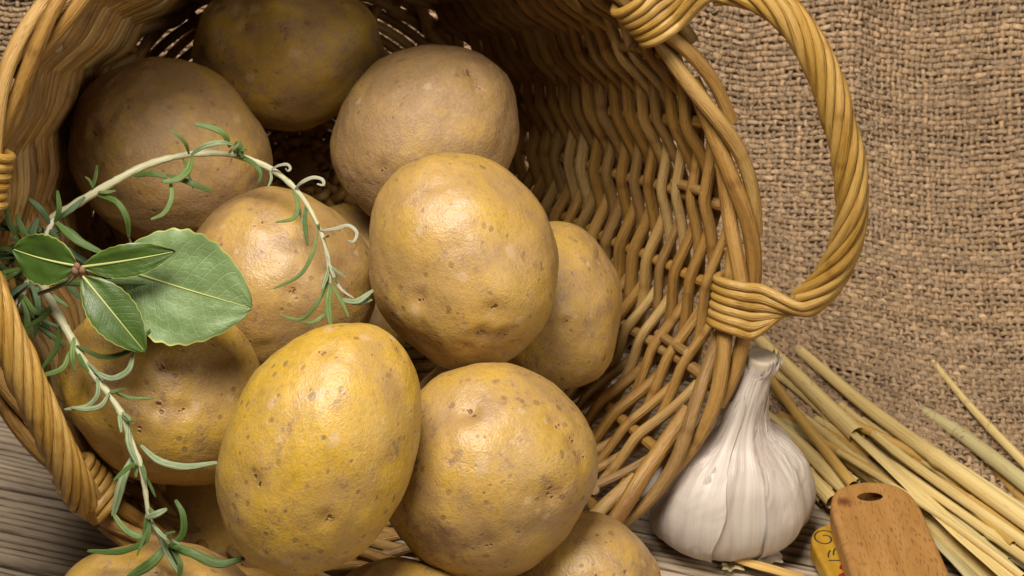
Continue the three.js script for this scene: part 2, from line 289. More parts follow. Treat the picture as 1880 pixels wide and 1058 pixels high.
Object.entries(potatoes).forEach(([k, p], idx) => {
  const [label, russet, yellow, dots] = PICK[k], s = idx * 9.7 + 3, small = 'NOQ'.includes(k);
  const W = small ? 256 : 'ABCEFI'.includes(k) ? 1024 : 768, H = W / 2;
  const spots = []; for (let i = 0; i < 150 * dots; i++) { const z = rr(-1, 1), f = rnd() * 2 * PI, r = sqrt(1 - z * z); spots.push([r * cos(f), z, r * sin(f), rr(0.014, 0.034), rr(0.55, 1)]); }
  for (let i = 0; i < 5; i++) { const z = rr(-1, 1), f = rnd() * 2 * PI, r = sqrt(1 - z * z); spots.push([r * cos(f), z, r * sin(f), rr(0.03, 0.05), 0.9]); }
  const eyes = p.eyes.map((e) => { const v = V(e[0], e[1], e[2]).normalize(); return [v.x, v.y, v.z, e[3]]; });
  const pits = []; for (const e of eyes) for (let i = 0; i < 1 + floor(e[3] * 2.2); i++) { const v = V(e[0] + rr(-1, 1) * 0.045, e[1] + rr(-1, 1) * 0.04, e[2] + rr(-1, 1) * 0.045).normalize(); pits.push([v.x, v.y, v.z, rr(0.012, 0.024) * sqrt(e[3])]); }
  const patches = []; for (let i = 0; i < 26; i++) { const z = rr(-1, 1), f = rnd() * 2 * PI, r = sqrt(1 - z * z); patches.push([r * cos(f), z, r * sin(f), rr(0.03, 0.085)]); }
  const cell = {}, add = (o, kind, R) => { for (let a = floor((o[0] - R + 1) * 6); a <= floor((o[0] + R + 1) * 6); a++) for (let b = floor((o[1] - R + 1) * 6); b <= floor((o[1] + R + 1) * 6); b++) for (let c = floor((o[2] - R + 1) * 6); c <= floor((o[2] + R + 1) * 6); c++) (cell[a * 400 + b * 20 + c] ??= []).push([kind, ...o]); };
  spots.forEach((o) => add(o, 0, o[3] * 2)); pits.forEach((o) => add(o, 1, o[3] * 2)); eyes.forEach((o) => add(o, 2, 0.16)); patches.forEach((o) => add(o, 3, o[3] * 2));
  const heights = new Float32Array(W * H); let hx = 0;
  const colour = (u, v) => {
    const th = v * PI, f = u * 2 * PI, x = -cos(f) * sin(th), y = -cos(th), z = sin(f) * sin(th);   // matches SphereGeometry with v up
    const big = fbm(x * 1.6 + s, y * 1.6, z * 1.6, 3), md = fbm(x * 5 + s, y * 5, z * 5 + 9, 3), fine = fbm(x * 22, y * 22 + s, z * 22, 3), net = abs(fbm(x * 11 + s, y * 11, z * 11 + 3, 2)), tiny = nz(x * 90, y * 90, z * 90 + s);
    const yl = clamp(yellow + big * 1.3 + md * 0.5 - 0.15);
    let c = lerp3([0.42, 0.265, 0.085], [0.48, 0.3, 0.028], yl);
    const ru = clamp((russet - 0.28) * 1.05 + big * -1.2 + md * 1.7 + fine * 1.2 + (0.1 - net) * 1.4 * russet + 0.1);
    c = lerp3(c, [0.27, 0.165, 0.075], ru * 0.85);
    c = mul(c, 1 + 0.32 * fine + 0.16 * tiny + 0.3 * md);
    const scurf = clamp(nz(x * 38, y * 38 + s, z * 38) * 1.6 + md * 1.4 + big * 0.5 - 0.25 + russet * 0.35); c = lerp3(c, [0.37, 0.255, 0.14], scurf * 0.5);
    const fleck = clamp(nz(x * 60 + 4, y * 60, z * 60 + s) * 3 - 1.25 + md); c = lerp3(c, [0.27, 0.155, 0.06], fleck * 0.4);
    const flake = clamp(md * 2.4 + fine * 2.0 - 0.62); c = lerp3(c, [0.2, 0.11, 0.045], flake * 0.65);
    let h = 0.5 + 0.09 * fine + 0.07 * tiny + 0.08 * md - 0.1 * flake + 0.05 * scurf - 0.05 * fleck - 0.1 * clamp(0.06 - net) * russet * 8;
    const near = cell[floor((x + 1) * 6) * 400 + floor((y + 1) * 6) * 20 + floor((z + 1) * 6)];
    if (near) for (const [kind, a, b, e, r, w] of near) {
      const dd = sqrt((x - a) ** 2 + (y - b) ** 2 + (z - e) ** 2);
      if (kind === 0) { const q = 1 - sst(r * 0.55, r * 1.15, dd * (1 + 0.5 * fine)); c = lerp3(c, [0.2, 0.12, 0.05], q * 0.8 * w); h -= 0.12 * q; }
      else if (kind === 1) { const dj = dd * (1 + 1.3 * fine + 0.5 * tiny), q = 1 - sst(r * 0.35, r * 1.1, dj), g = exp(-(((dj - r * 1.3) / (r * 0.45)) ** 2)) * clamp(0.5 + md * 2); c = lerp3(c, [0.09, 0.045, 0.016], q * 0.85); c = lerp3(c, [0.5, 0.36, 0.19], g * 0.35); h += 0.15 * g - 0.35 * q; }
      else if (kind === 2) { const q = exp(-((dd / (0.1 * sqrt(r))) ** 2)) * clamp(0.6 + md + fine); c = lerp3(c, [0.3, 0.16, 0.05], q * 0.6); }
      else { const q = 1 - sst(r * 0.5, r * 1.0, dd * (1 + 1.1 * md + 0.7 * fine)); c = lerp3(c, [0.5, 0.36, 0.21], q * 0.5); h += q * 0.05; }
    }
    if (k === 'B') { const q = clamp(1.25 - sqrt((x - 0.25) ** 2 * 0.7 + (y - -0.62) ** 2 + (z - 0.6) ** 2) * 3.6 + md * 1.2 + fine * 0.8); c = lerp3(c, [0.17, 0.09, 0.035], q * 0.8); h -= q * 0.1 * fine; }
    heights[hx++] = h; return c;
  };
  const map = tex(W, H, colour); hx = 0; const bump = tex(W, H, () => heights[hx++], false);
  const g = new THREE.SphereGeometry(1, small ? 48 : 150, small ? 32 : 110), pa = g.attributes.position, q = V(0, 0, 0);
  const eg = k === 'A' ? -0.07 : rr(-0.06, 0.06), lump = k === 'A' ? 0.035 : 'F' === k ? 0.04 : rr(0.05, 0.1), bx = rr(-0.05, 0.05);
  for (let i = 0; i < pa.count; i++) {
    q.fromBufferAttribute(pa, i); const { x, y, z } = q;
    let r = 1 + lump * nz(x * 1.3 + s, y * 1.3, z * 1.3) + 0.018 * nz(x * 3.4 + s, y * 3.4, z * 3.4 + 2) + 0.006 * nz(x * 9, y * 9 + s, z * 9);
    for (const e of eyes) { const dd = (x - e[0]) ** 2 + (y - e[1]) ** 2 + (z - e[2]) ** 2; r -= 0.034 * e[3] * exp(-dd / (0.008 * e[3] + 0.002)); r += 0.012 * e[3] * exp(-(((x - e[0]) ** 2) * 30 + ((y - e[1] - 0.1) ** 2) * 250 + ((z - e[2]) ** 2) * 30)); }
    pa.setXYZ(i, x * r * p.semi[0] * (1 + eg * y) + bx * y * y, y * r * p.semi[1], z * r * p.semi[2]);
  }
  g.computeVertexNormals();
  { // close the seam's shading
    const na = g.attributes.normal, ws = small ? 48 : 150, hs = small ? 32 : 110;
    for (let j = 0; j <= hs; j++) { const a = j * (ws + 1), b = a + ws, n = V(na.getX(a) + na.getX(b), na.getY(a) + na.getY(b), na.getZ(a) + na.getZ(b)).normalize(); na.setXYZ(a, n.x, n.y, n.z); na.setXYZ(b, n.x, n.y, n.z); }
  }
  g.scale(CM, CM, CM);
  const m = new THREE.Mesh(g, new THREE.MeshPhysicalMaterial({ map, bumpMap: bump, bumpScale: 0.0011, ior: 1.6, roughness: 'FGHNO'.includes(k) ? 0.64 : 0.47 }));
  m.name = numbered('potato'); m.position.set(p.at[0] * CM, p.at[1] * CM, p.at[2] * CM);
  const th = p.lean * PI / 180, la = V(sin(th), cos(th) * cos(PI / 6), -cos(th) * 0.5), lb = V(cos(th), -sin(th) * cos(PI / 6), sin(th) * 0.5);
  m.quaternion.setFromRotationMatrix(new THREE.Matrix4().makeBasis(lb, la, lb.clone().cross(la)));
  m.castShadow = m.receiveShadow = true; m.userData = { label, category: 'potato', group: 'potatoes in and before the basket' }; scene.add(m);
});

// ---------------------------------------------------------------- garlic bulb
{
  const at = [13.57,0,-2.03], gl = thing('garlic_bulb', 'whole white garlic bulb with papery skin beside the basket rim', 'garlic', at);
  const prof = new THREE.CatmullRomCurve3([[0.5, 0.18], [1.3, 0.12], [2.35, 0.32], [3.12, 1.1], [3.36, 2.1], [3.25, 3.0], [2.95, 3.8], [2.3, 4.5], [1.5, 5.1], [1.06, 5.8], [0.84, 6.8], [0.72, 7.7], [0.8, 8.45]].map(([r, h]) => V(r, h, 0))).getSpacedPoints(110);
  const streak = (f, h, o) => fbm(cos(f + h * 0.04) * 4, sin(f + h * 0.04) * 4, h * 0.16 + o, 3) * 0.9 + fbm(cos(f) * 15, sin(f) * 15, h * 0.22 + o, 3) * 0.38;
  const ns = 180, P = [], U = [], I = [];
  prof.forEach((p, i) => { for (let k = 0; k <= ns; k++) {
    const f = k / ns * 2 * PI, h = p.y, belly = sst(0.2, 1.4, h) * (1 - sst(3.4, 5.4, h)), lobe = pow(abs(sin(f * 3.5 + 0.4 + 0.9 * sin(f + 1) + 0.4 * sin(2 * f))), 0.7) - 0.7;
    let r = p.x * (1 + belly * (0.085 * lobe + 0.05 * nz(cos(f) * 2, sin(f) * 2, h * 0.3)) + 0.014 * streak(f, h, 3) + (1 - belly) * (0.08 * nz(cos(f) * 2.5, sin(f) * 2.5, h * 0.5) + 0.03 * nz(cos(f) * 8, sin(f) * 8, h * 0.5)));
    const lean = pow(max(0, h - 3.2), 1.35) * 0.125; const hh = h - sst(7.6, 8.45, h) * (0.25 + 0.5 * nz(cos(f) * 4, sin(f) * 4, 2)); P.push(at[0] + r * cos(f) + lean, hh, at[2] + r * sin(f) * 0.97 - lean * 0.2); U.push(k / ns, i / 110);
  } });
  for (let i = 0; i < prof.length - 1; i++) for (let k = 0; k < ns; k++) { const a = i * (ns + 1) + k, b = a + 1, c = a + ns + 1, d = c + 1; I.push(a, c, b, b, c, d); }
  const g = new THREE.BufferGeometry(); g.setAttribute('position', new THREE.Float32BufferAttribute(P, 3)); g.setAttribute('uv', new THREE.Float32BufferAttribute(U, 2)); g.setIndex(I); g.computeVertexNormals();
  const gm = tex(1024, 512, (u, v) => { const f = u * 2 * PI, h = v * 8, s = streak(f, h, 3), t = fbm(cos(f) * 2.5, sin(f) * 2.5, h * 0.35, 3), fi = nz(cos(f) * 60, sin(f) * 60, h * 0.25);
    let c = lerp3([0.58, 0.525, 0.475], [0.34, 0.275, 0.25], clamp(0.32 + s * 1.1 + t * 1.1)); c = lerp3(c, [0.6, 0.5, 0.3], clamp(fi * 1.3 + s * 0.8 - 0.35) * 0.6); c = lerp3(c, [0.68, 0.645, 0.595], clamp(-s * 1.3 - 0.1)); return c; });
  const gb = tex(1024, 512, (u, v) => { const f = u * 2 * PI, h = v * 8; return 0.5 + 0.5 * streak(f, h, 3) + 0.2 * nz(cos(f) * 60, sin(f) * 60, h * 0.25); }, false);
  const skinMat = mat({ map: gm, bumpMap: gb, bumpScale: 0.0005, roughness: 0.5, side: THREE.DoubleSide });
  for (const [f0, f1, h0, h1, lift, sd] of [[0.1, 1.15, 0.35, 6.6, 0.015, 1], [1.75, 2.75, 0.35, 7.2, 0.018, 7]]) {   // loose outer layers of skin with torn edges
    const nf = 26, nh = 40, LP = [], LU = [], LI = [];
    for (let j = 0; j <= nh; j++) for (let i = 0; i <= nf; i++) {
      const a = i / nf, b = j / nh, f = mix(f0, f1, a) + 0.1 * nz(b * 3, a * 1.5, sd) + (a > 0.5 ? 1 : -1) * abs(a - 0.5) * 0.22 * nz(b * 4, a, sd + 3), h = mix(h0, h1 + 1.1 * nz(a * 4, sd, 2), b);
      let k = 1; while (k < prof.length - 1 && prof[k].y < h) k++; const pr = prof[k].x, belly = sst(0.2, 1.4, h) * (1 - sst(3.4, 5.4, h)), lobe = pow(abs(sin(f * 3.5 + 0.4 + 0.9 * sin(f + 1) + 0.4 * sin(2 * f))), 0.7) - 0.7;
      const r = pr * (1 + belly * 0.085 * lobe) + pr * 0.022 + lift * (1 + 2.2 * pow(abs(a - 0.5) * 2, 4)) + 0.02 * nz(a * 3, b * 4, sd) + belly * pr * 0.05 * nz(cos(f) * 2, sin(f) * 2, h * 0.3), lean = pow(max(0, h - 3.2), 1.35) * 0.125;
      LP.push(at[0] + r * cos(f) + lean, h, at[2] + r * sin(f) * 0.97 - lean * 0.2); LU.push(f / (2 * PI) + sd * 0.13, h / 8.45);
    }
    for (let j = 0; j < nh; j++) for (let i = 0; i < nf; i++) { const q = j * (nf + 1) + i; LI.push(q, q + nf + 1, q + 1, q + 1, q + nf + 1, q + nf + 2); }
    const lg = new THREE.BufferGeometry(); lg.setAttribute('position', new THREE.Float32BufferAttribute(LP, 3)); lg.setAttribute('uv', new THREE.Float32BufferAttribute(LU, 2)); lg.setIndex(LI); lg.computeVertexNormals();
    obj('loose_skin', lg, skinMat, gl);
  }
  obj('bulb_skin', g, mat({ map: gm, bumpMap: gb, bumpScale: 0.0005, roughness: 0.42 }), gl);
  const ln = pow(8.45 - 3.2, 1.35) * 0.125, top = V(at[0] + ln, 8.4, at[2] - ln * 0.2);
  obj('cut_neck', new THREE.LatheGeometry([[0.001, 0.0], [0.25, 0.02], [0.4, -0.03], [0.52, 0.03], [0.6, -0.03], [0.66, -0.12], [0.66, -0.5]].map(([r, h]) => new THREE.Vector2(r, h)).reverse(), 40).rotateZ(-0.12).translate(top.x, top.y, top.z), mat({ color: new THREE.Color(0.5, 0.43, 0.33), roughness: 0.7, side: THREE.DoubleSide }), gl);
  obj('root_plate', new THREE.CylinderGeometry(0.95, 0.7, 0.3, 26).translate(at[0], 0.16, at[2]), mat({ color: new THREE.Color(0.42, 0.33, 0.2), roughness: 0.9 }), gl);
  for (let i = 0; i < 9; i++) { const f = i * 0.7, p0 = V(at[0] + cos(f) * 0.6, 0.15, at[2] + sin(f) * 0.6); obj('root', tube([0, 0.5, 1].map((t) => p0.clone().add(V(cos(f) * t * 0.9, -0.02 * t, sin(f) * t * 0.9 + 0.2 * t * t))), () => 0.05, 5), mat({ color: new THREE.Color(0.5, 0.42, 0.28), roughness: 0.9 }), gl); }
  // crumpled flakes of skin at its foot
  for (const [a, w, h, s, l] of [[[15.05,0,0], 1.5, 0.9, 3, 'crumpled piece of white garlic skin under the bulb'], [[13.78,0,0.43], 0.9, 0.6, 5, 'small yellowish scrap of garlic skin before the bulb']]) {
    const fl = thing('garlic_skin_flake', l, 'garlic skin', a), g = new THREE.PlaneGeometry(w, h, 14, 10), q = g.attributes.position;
    for (let i = 0; i < q.count; i++) { const x = q.getX(i), y = q.getY(i), e = 1 - 0.35 * abs(nz(x * 2, y * 2, s)); q.setXYZ(i, a[0] + x * e, 0.12 + 0.35 * abs(nz(x * 1.4, y * 1.4, s)) + 0.25 * (x / w + 0.5) * (s === 3 ? 1 : 0.3), a[2] + y * e); }
    g.computeVertexNormals(); obj('skin_sheet', g, mat({ color: s === 3 ? new THREE.Color(0.66, 0.6, 0.52) : new THREE.Color(0.6, 0.52, 0.28), roughness: 0.6, side: THREE.DoubleSide }), fl);
  }
}

// ---------------------------------------------------------------- straw
const strawMap = (a, b, s) => tex(256, 128, (u, v) => { const k = ring(u, v, 2, 9, s) * 0.7 + ring(u, v, 5, 24, s + 3) * 0.6, t = ring(u, v, 4, 1, s + 8); const c = lerp3(a, b, clamp(0.35 + k * 0.8 + t * 0.6)); return ring(u, v, 30, 5, s + 30) > 0.58 ? mul(c, 0.75) : c; }, true, [6, 1]);
const strawBump = tex(256, 128, (u, v) => 0.5 + 0.5 * ring(u, v, 3, 20, 1), false, [6, 1]);
const strawMat = { pale: [[0.76, 0.6, 0.27], [0.55, 0.4, 0.14]], green: [[0.58, 0.51, 0.27], [0.42, 0.35, 0.14]], amber: [[0.6, 0.39, 0.11], [0.42, 0.24, 0.05]], grey: [[0.42, 0.4, 0.26], [0.28, 0.25, 0.14]] };
for (const k in strawMat) strawMat[k] = mat({ map: strawMap(...strawMat[k], k.length * 7), bumpMap: strawBump, bumpScale: 0.0004, roughness: 0.55 });
const strawInside = mat({ color: new THREE.Color(0.45, 0.36, 0.17), roughness: 0.9 });
const SLAB = { pale: ['pale yellow straw stalk lying across the burlap beside the garlic', 'pale straw stalks'], green: ['greenish straw stalk lying in the heap on the burlap', 'greenish straw stalks'], amber: ['amber brown straw stalk lying in the heap on the burlap', 'amber straw stalks'], blade: ['flat grey green straw blade in the heap beside the wooden handle', 'flat straw blades'] };
const OWN = { 0: 'thick pale straw stalk starting behind the garlic neck and running into a flat leaf', 1: 'longest pale yellow straw stalk lying on top of the whole heap', 2: 'thin pale straw stalk just under the thick one behind the garlic neck', 3: 'amber straw stalk from the garlic neck to the wooden handle tip', 4: 'pale straw stalk between the garlic shoulder and the amber stalk', 6: 'short brownish straw stalk crossing under the thick pale stalk', 7: 'slender amber straw stalk crossing over the flat leaves', 8: 'greenish straw stalk standing clear of the heap over an amber one', 9: 'amber straw stalk half hidden under the clear standing greenish stalk', 10: 'thinnest pale straw stalk lying alone on the burlap' };
const OWNB = { 0: 'broad pale straw leaf beside the wooden handle, widest in the heap', 6: 'narrow pointed pale straw leaf curling over the greenish leaves', 9: 'small folded amber straw leaf by the wooden handle tip' };
// [colour, half thickness at start and end, points along it]
const stalks = [
  ['pale', 0.24, 0.36, [[16.26,1.62,-14.46], [17.93,1.33,-11.29], [19.71,1.31,-7.24]]],
  ['pale', 0.2, 0.34, [[17.91,1.74,-13.47], [20.24,1.79,-8.83], [22.84,2.19,-3.73], [25.83,2.6,1.84]]],
  ['pale', 0.15, 0.16, [[16.3,1,-13.5], [17.96,0.91,-10.84], [19.68,0.8,-7.24]]],
  ['amber', 0.18, 0.2, [[16.29,1.13,-12.74], [17.43,1.29,-8.52], [18.88,1.9,-2.68]]],
  ['pale', 0.24, 0.3, [[15.32,0.32,-11.84], [17.45,0.9,-6.7], [19.17,1.19,-2.46]]],
  ['pale', 0.24, 0.26, [[14.96,0.19,-10.4], [16.73,0.4,-8.09], [19.15,0.49,-5.19]]],
  ['amber', 0.2, 0.24, [[16.8,0.32,-10.22], [18.4,0.61,-8.45], [20.19,0.8,-6.27]]],
  ['amber', 0.16, 0.2, [[18.59,0.97,-9.58], [20.26,1.54,-7.18], [23.9,1.6,-3.11]]],
  ['green', 0.2, 0.34, [[22.15,1.37,-9.86], [24,1.4,-7.31], [26.92,1.19,-2.46]]],
  ['amber', 0.19, 0.28, [[23.68,1.34,-9.74], [24.72,0.92,-7.19], [26.61,0.49,-2.67]]],
  ['pale', 0.12, 0.2, [[23.41,2.4,-11.72], [24.87,1.74,-8.48], [27.03,1.1,-3.93]]],
  ['green', 0.26, 0.28, [[16.94,0.21,-9.95], [18.98,0.49,-7.41], [20.97,0.7,-4.5]]],
  ['green', 0.24, 0.24, [[16.62,0.16,-10.24], [19.35,0.34,-6.61], [20.71,0.49,-3.44]]],
  ['pale', 0.22, 0.26, [[15.82,0.14,-9.4], [16.79,0.4,-6.52], [17.94,0.5,-3.69]]],
  ['green', 0.2, 0.24, [[17.63,0.19,-6.01], [17.92,0.29,-4.68], [18.3,0.3,-3.44]]],
  ['pale', 0.2, 0.26, [[16.51,1.19,-13.8], [18.42,0.87,-10.68], [20.64,0.7,-6.09]]],
  ['pale', 0.24, 0.28, [[15.36,0.5,-10.51], [16.77,0.79,-6.52], [18.16,0.89,-3]]],
  ['green', 0.2, 0.26, [[20.56,0.61,-8.7], [22.9,0.8,-5.95], [26.77,0.79,-1.51]]],
  ['amber', 0.16, 0.22, [[17.97,0.4,-8.6], [19.8,1,-5.25], [21.86,0.99,-2.55]]],
  ['pale', 0.2, 0.28, [[19.28,0.59,-6.24], [21.39,0.89,-2.31], [23.78,0.89,2.52]]],
  ['pale', 0.15, 0.2, [[19.34,1.22,-9.7], [21.27,1.79,-4.9], [25.17,2.29,2.13]]],
  ['pale', 0.14, 0.18, [[20.15,1.2,-6.18], [22.48,1.9,-1.48], [25.25,2,2.94]]],
  ['pale', 0.15, 0.18, [[18.28,0.7,-9.42], [20.91,1.19,-5.18], [23.69,1.5,-0.74], [25.73,1.59,1.89]]],
  ['pale', 0.13, 0.16, [[16.63,0.63,-11.72], [18.57,0.8,-8], [20.9,1,-3.5]]],
  ['green', 0.15, 0.2, [[21.76,1.2,-3.4], [23.27,1.6,0.31], [24.78,1.59,3.43]]],
  ['pale', 0.16, 0.2, [[15.51,0.29,-8.75], [16.75,0.59,-6.24], [18.32,0.59,-4.07]]],
  ['pale', 0.1, 0.12, [[17.4,1.05,-12.42], [19.51,0.98,-8.15], [21.73,1.29,-3.27], [24.29,1.49,1.76]]],
  ['pale', 0.11, 0.13, [[20.14,1.23,-8.62], [22.18,1.6,-4.79], [25.83,1.9,1.25]]],
  ['amber', 0.1, 0.12, [[20.83,1.05,-7.62], [22.39,1.7,-3.46], [24.44,2.2,1.65]]],
  ['pale', 0.1, 0.13, [[18.74,1.3,-6.03], [20.85,1.89,-2.23], [22.88,2.09,0.98], [24.48,2.1,3.58]]],
  ['pale', 0.11, 0.13, [[15.76,0.59,-10.24], [17.28,1,-7.08], [19.3,1.1,-4.13]]],
  ['amber', 0.1, 0.12, [[21.92,1.49,-4.54], [23.6,1.9,-1.66], [25.68,2.09,1.85]]],
  ['pale', 0.12, 0.14, [[21.48,0.97,-8.79], [23.65,1.16,-5.23], [26.38,1.29,-1.01]]],
  ['pale', 0.2, 0.24, [[16.71,0.14,-7.72], [18.29,0.29,-5.47], [20.57,0.3,-2.38]]],
];
for (const [i, [c, r0, r1, pts]] of stalks.entries()) {
  const st = thing('straw_stalk', OWN[i] ?? SLAB[c][0], 'straw', pts[0], SLAB[c][1]), cv = curve(pts, 40), w = rr(0, 9);
  const m = obj('stem', tube(cv, (t) => 1.15 * mix(r0, r1, t) * (1 + 0.22 * exp(-(((t - 0.3 - w * 0.05) / 0.012) ** 2)) + 0.05 * nz(t * 5, w, 2)) , 12, { uo: rnd(), cap: false }), strawMat[c], st);
  const d = cv[0].clone().sub(cv[1]).normalize(); obj('cut_end', tube([cv[0].clone().addScaledVector(d, -0.12), cv[0].clone().addScaledVector(d, -0.06)], () => r0 * 1.1, 12), strawInside, st);
}
const blades = [
  ['pale', 0.3, 0.75, [[19.48,1.4,-7.31], [20.72,1.69,-4.18], [22.36,1.9,-0.18], [24.56,2,4.29]], 0.5],
  ['green', 0.2, 0.5, [[19.78,0.89,-9.21], [21.4,1.3,-5.42], [23.38,1.59,-2.66], [26.28,1.6,0.31]], 0.3],
  ['green', 0.25, 0.62, [[20.14,0.77,-7.54], [21.89,1.19,-4.19], [23.63,1.39,-0.33], [25.8,1.4,2.67]], 0.4],
  ['grey', 0.3, 0.6, [[20.97,0.44,-6.66], [22.98,0.9,-3.83], [26.34,0.99,0.39]], 0.2],
  ['grey', 0.4, 0.6, [[21.8,0.5,-3.23], [22.84,0.69,-0.37], [24.39,0.69,2.78]], 0.3],
  ['green', 0.3, 0.4, [[21.62,0.89,-1.01], [22.52,1,1.28], [23.37,0.99,3.5]], 0.5],
  ['pale', 0.12, 0.4, [[21.03,1.1,-5.91], [22.36,1.7,-3.28], [24.26,1.99,-0.61], [25.93,1.99,1.73]], 0.2],
  ['grey', 0.4, 0.5, [[21.07,0.19,-5.62], [22.35,0.3,-2.38], [23.46,0.29,1.23]], 0.3],
  ['grey', 0.4, 0.6, [[22.99,0.3,-3.51], [24.76,0.39,-1.14], [26.42,0.39,1.36]], 0.1],
  ['amber', 0.1, 0.26, [[19.62,0.99,-6.89], [20.12,0.89,-5.81], [20.77,0.69,-3.92]], 0.4],
];
for (const [i, [c, r0, r1, pts, tilt]] of blades.entries()) {
  const st = thing('straw_leaf', OWNB[i] ?? SLAB.blade[0], 'straw', pts[0], SLAB.blade[1]);
  obj('blade', tube(curve(pts, 50), (t) => [0.78 * mix(r0, r1, t) * (1 + 0.08 * nz(t * 6, r0 * 9, r1)), 0.07 + 0.03 * nz(t * 9, r1, 3)], 14, { uo: rnd(), up: V(tilt * 0.6, 1, 0.35), groove: 0.9 }), strawMat[c], st);
}
{ const a = [13.45,0.5,0.17], st = thing('dry_leaf_strip', 'thin curled dry yellow leaf strip lying before the garlic', 'dry leaf', a);
  obj('blade', tube(curve([a, [14.36,0.62,0.75], [15.31,0.5,1.01], [16.47,0.3,1.31]], 30), (t) => [0.03 + 0.17 * sin(min(1, t * 1.6 + 0.05) * PI * 0.6), 0.03], 10, { up: V(0.2, 1, 0.6) }), strawMat.amber, st); }

// ---------------------------------------------------------------- wooden handle with a hole and the painted one under it
function slab(shape, thick, frame, bevel) {                         // shape in the (across, along) plane, extruded upward
  const g = new THREE.ExtrudeGeometry(shape, { depth: thick - 2 * bevel, bevelEnabled: true, bevelThickness: bevel, bevelSize: bevel, bevelOffset: -bevel, bevelSegments: 5, curveSegments: 28 });
  g.translate(0, 0, bevel); g.applyMatrix4(frame); return g;
}
const frameAt = (p, turn, tilt) => new THREE.Matrix4().makeTranslation(p[0], p[1], p[2]).multiply(new THREE.Matrix4().makeRotationY(turn)).multiply(new THREE.Matrix4().makeRotationX(-PI / 2 + tilt));
const beech = tex(1024, 1024, (u, v) => {
  const n = fbm(u * 9, v * 1.2, 3, 3), fl = nz(u * 120, v * 34, 4) > 0.36 ? 1 : 0, fl2 = nz(u * 80 + 7, v * 22, 9) > 0.42 ? 1 : 0, st = fbm(u * 3, v * 2.2, 8, 3), kn = exp(-(((u - 0.3) * 22) ** 2 + ((v - 0.79) * 60) ** 2) * 0.8);
  let c = lerp3([0.4, 0.215, 0.066], [0.27, 0.125, 0.028], clamp(0.4 + n * 1.0 + st * 1.0)); c = lerp3(c, [0.16, 0.06, 0.018], max(fl * 0.7, fl2 * 0.5)); return lerp3(c, [0.14, 0.045, 0.015], clamp(kn * 1.2)); });
{
  const at = [19.56,1.55,1.91], wh = thing('wooden_handle', 'light brown wooden handle end with an oval hanging hole', 'utensil', [at[0], 0, at[2]]);
  const s = new THREE.Shape(); s.moveTo(-2.05, -9); s.lineTo(-1.78, 1.9); s.bezierCurveTo(-1.72, 3.4, -1.3, 3.9, 0, 4.0); s.bezierCurveTo(1.3, 3.9, 1.72, 3.3, 1.78, 1.9); s.lineTo(2.05, -9); s.closePath();
  const h = new THREE.Path(); h.absellipse(-0.1, 2.9, 0.74, 0.5, 0, 2 * PI, true); s.holes.push(h);
  const g = slab(s, 1.05, frameAt([at[0], 1.5, at[2]], 0.08, 0.02), 0.22), uv = g.attributes.uv; 
  for (let i = 0; i < uv.count; i++) uv.setXY(i, uv.getX(i) / 6 + 0.5, uv.getY(i) / 14 + 0.6);
  obj('handle_body', g, mat({ map: beech, roughness: 0.5 }), wh);
}
{
  const at = [18.85,0.5,2.71], ph = thing('painted_handle', 'yellow painted wooden handle with red petals under the plain wooden handle', 'utensil', [at[0], 0, at[2]]);
  const s = new THREE.Shape(); s.moveTo(-1.6, -7); s.lineTo(-1.45, 2.6); s.bezierCurveTo(-1.4, 3.6, -0.9, 3.95, -0.1, 3.95); s.bezierCurveTo(0.9, 3.95, 1.4, 3.5, 1.45, 2.6); s.lineTo(1.6, -7); s.closePath();
  const F = frameAt([at[0], 0.35, at[2]], 0.2, 0.01), g = slab(s, 0.85, F, 0.18), uv = g.attributes.uv;
  for (let i = 0; i < uv.count; i++) uv.setXY(i, uv.getX(i) / 6 + 0.5, uv.getY(i) / 14 + 0.6);
  const yel = tex(256, 256, (u, v) => lerp3([0.46, 0.27, 0.025], [0.34, 0.175, 0.015], clamp(0.4 + fbm(u * 14, v * 3, 5, 3))));
  obj('handle_body', g, mat({ map: yel, roughness: 0.4 }), ph);
  const ink = mat({ color: new THREE.Color(0.03, 0.035, 0.02), roughness: 0.5 }), red = mat({ color: new THREE.Color(0.3, 0.012, 0.012), roughness: 0.45 });
  const on = (x, y) => V(x, y, 0.852).applyMatrix4(F), line = (pts) => tube(curve(pts.map(([x, y]) => on(x, y)), 26), () => [0.035, 0.004], 6, { up: V(0, 1, 0) });
  const curl = []; for (let i = 0; i < 16; i++) { const a = i * 0.5 + 0.4, r = 0.5 - i * 0.022; curl.push([-0.85 + cos(a) * r, 3.0 + sin(a) * r * 1.1]); }
  obj('painted_curl', line(curl), ink, ph);
  for (let i = 0; i < 5; i++) obj('painted_stroke', line([[-1.1 + i * 0.24, 1.8 + i * 0.09], [-1.02 + i * 0.24, 2.02 + i * 0.09], [-0.9 + i * 0.24, 2.2 + i * 0.09]]), ink, ph);
  obj('painted_stroke', line([[-1.15, 1.6], [-0.6, 1.53], [0, 1.8], [0.6, 2.4]]), ink, ph);
  for (const [x, y, r] of [[-0.72, 0.55, 0.3], [-0.5, 1.12, 0.8], [0.4, 0.8, 1.4]]) obj('painted_petal', new THREE.SphereGeometry(1, 20, 8).scale(0.42, 0.24, 0.006).rotateZ(r * 0.3).translate(x, y, 0.852).applyMatrix4(F), red, ph);
}

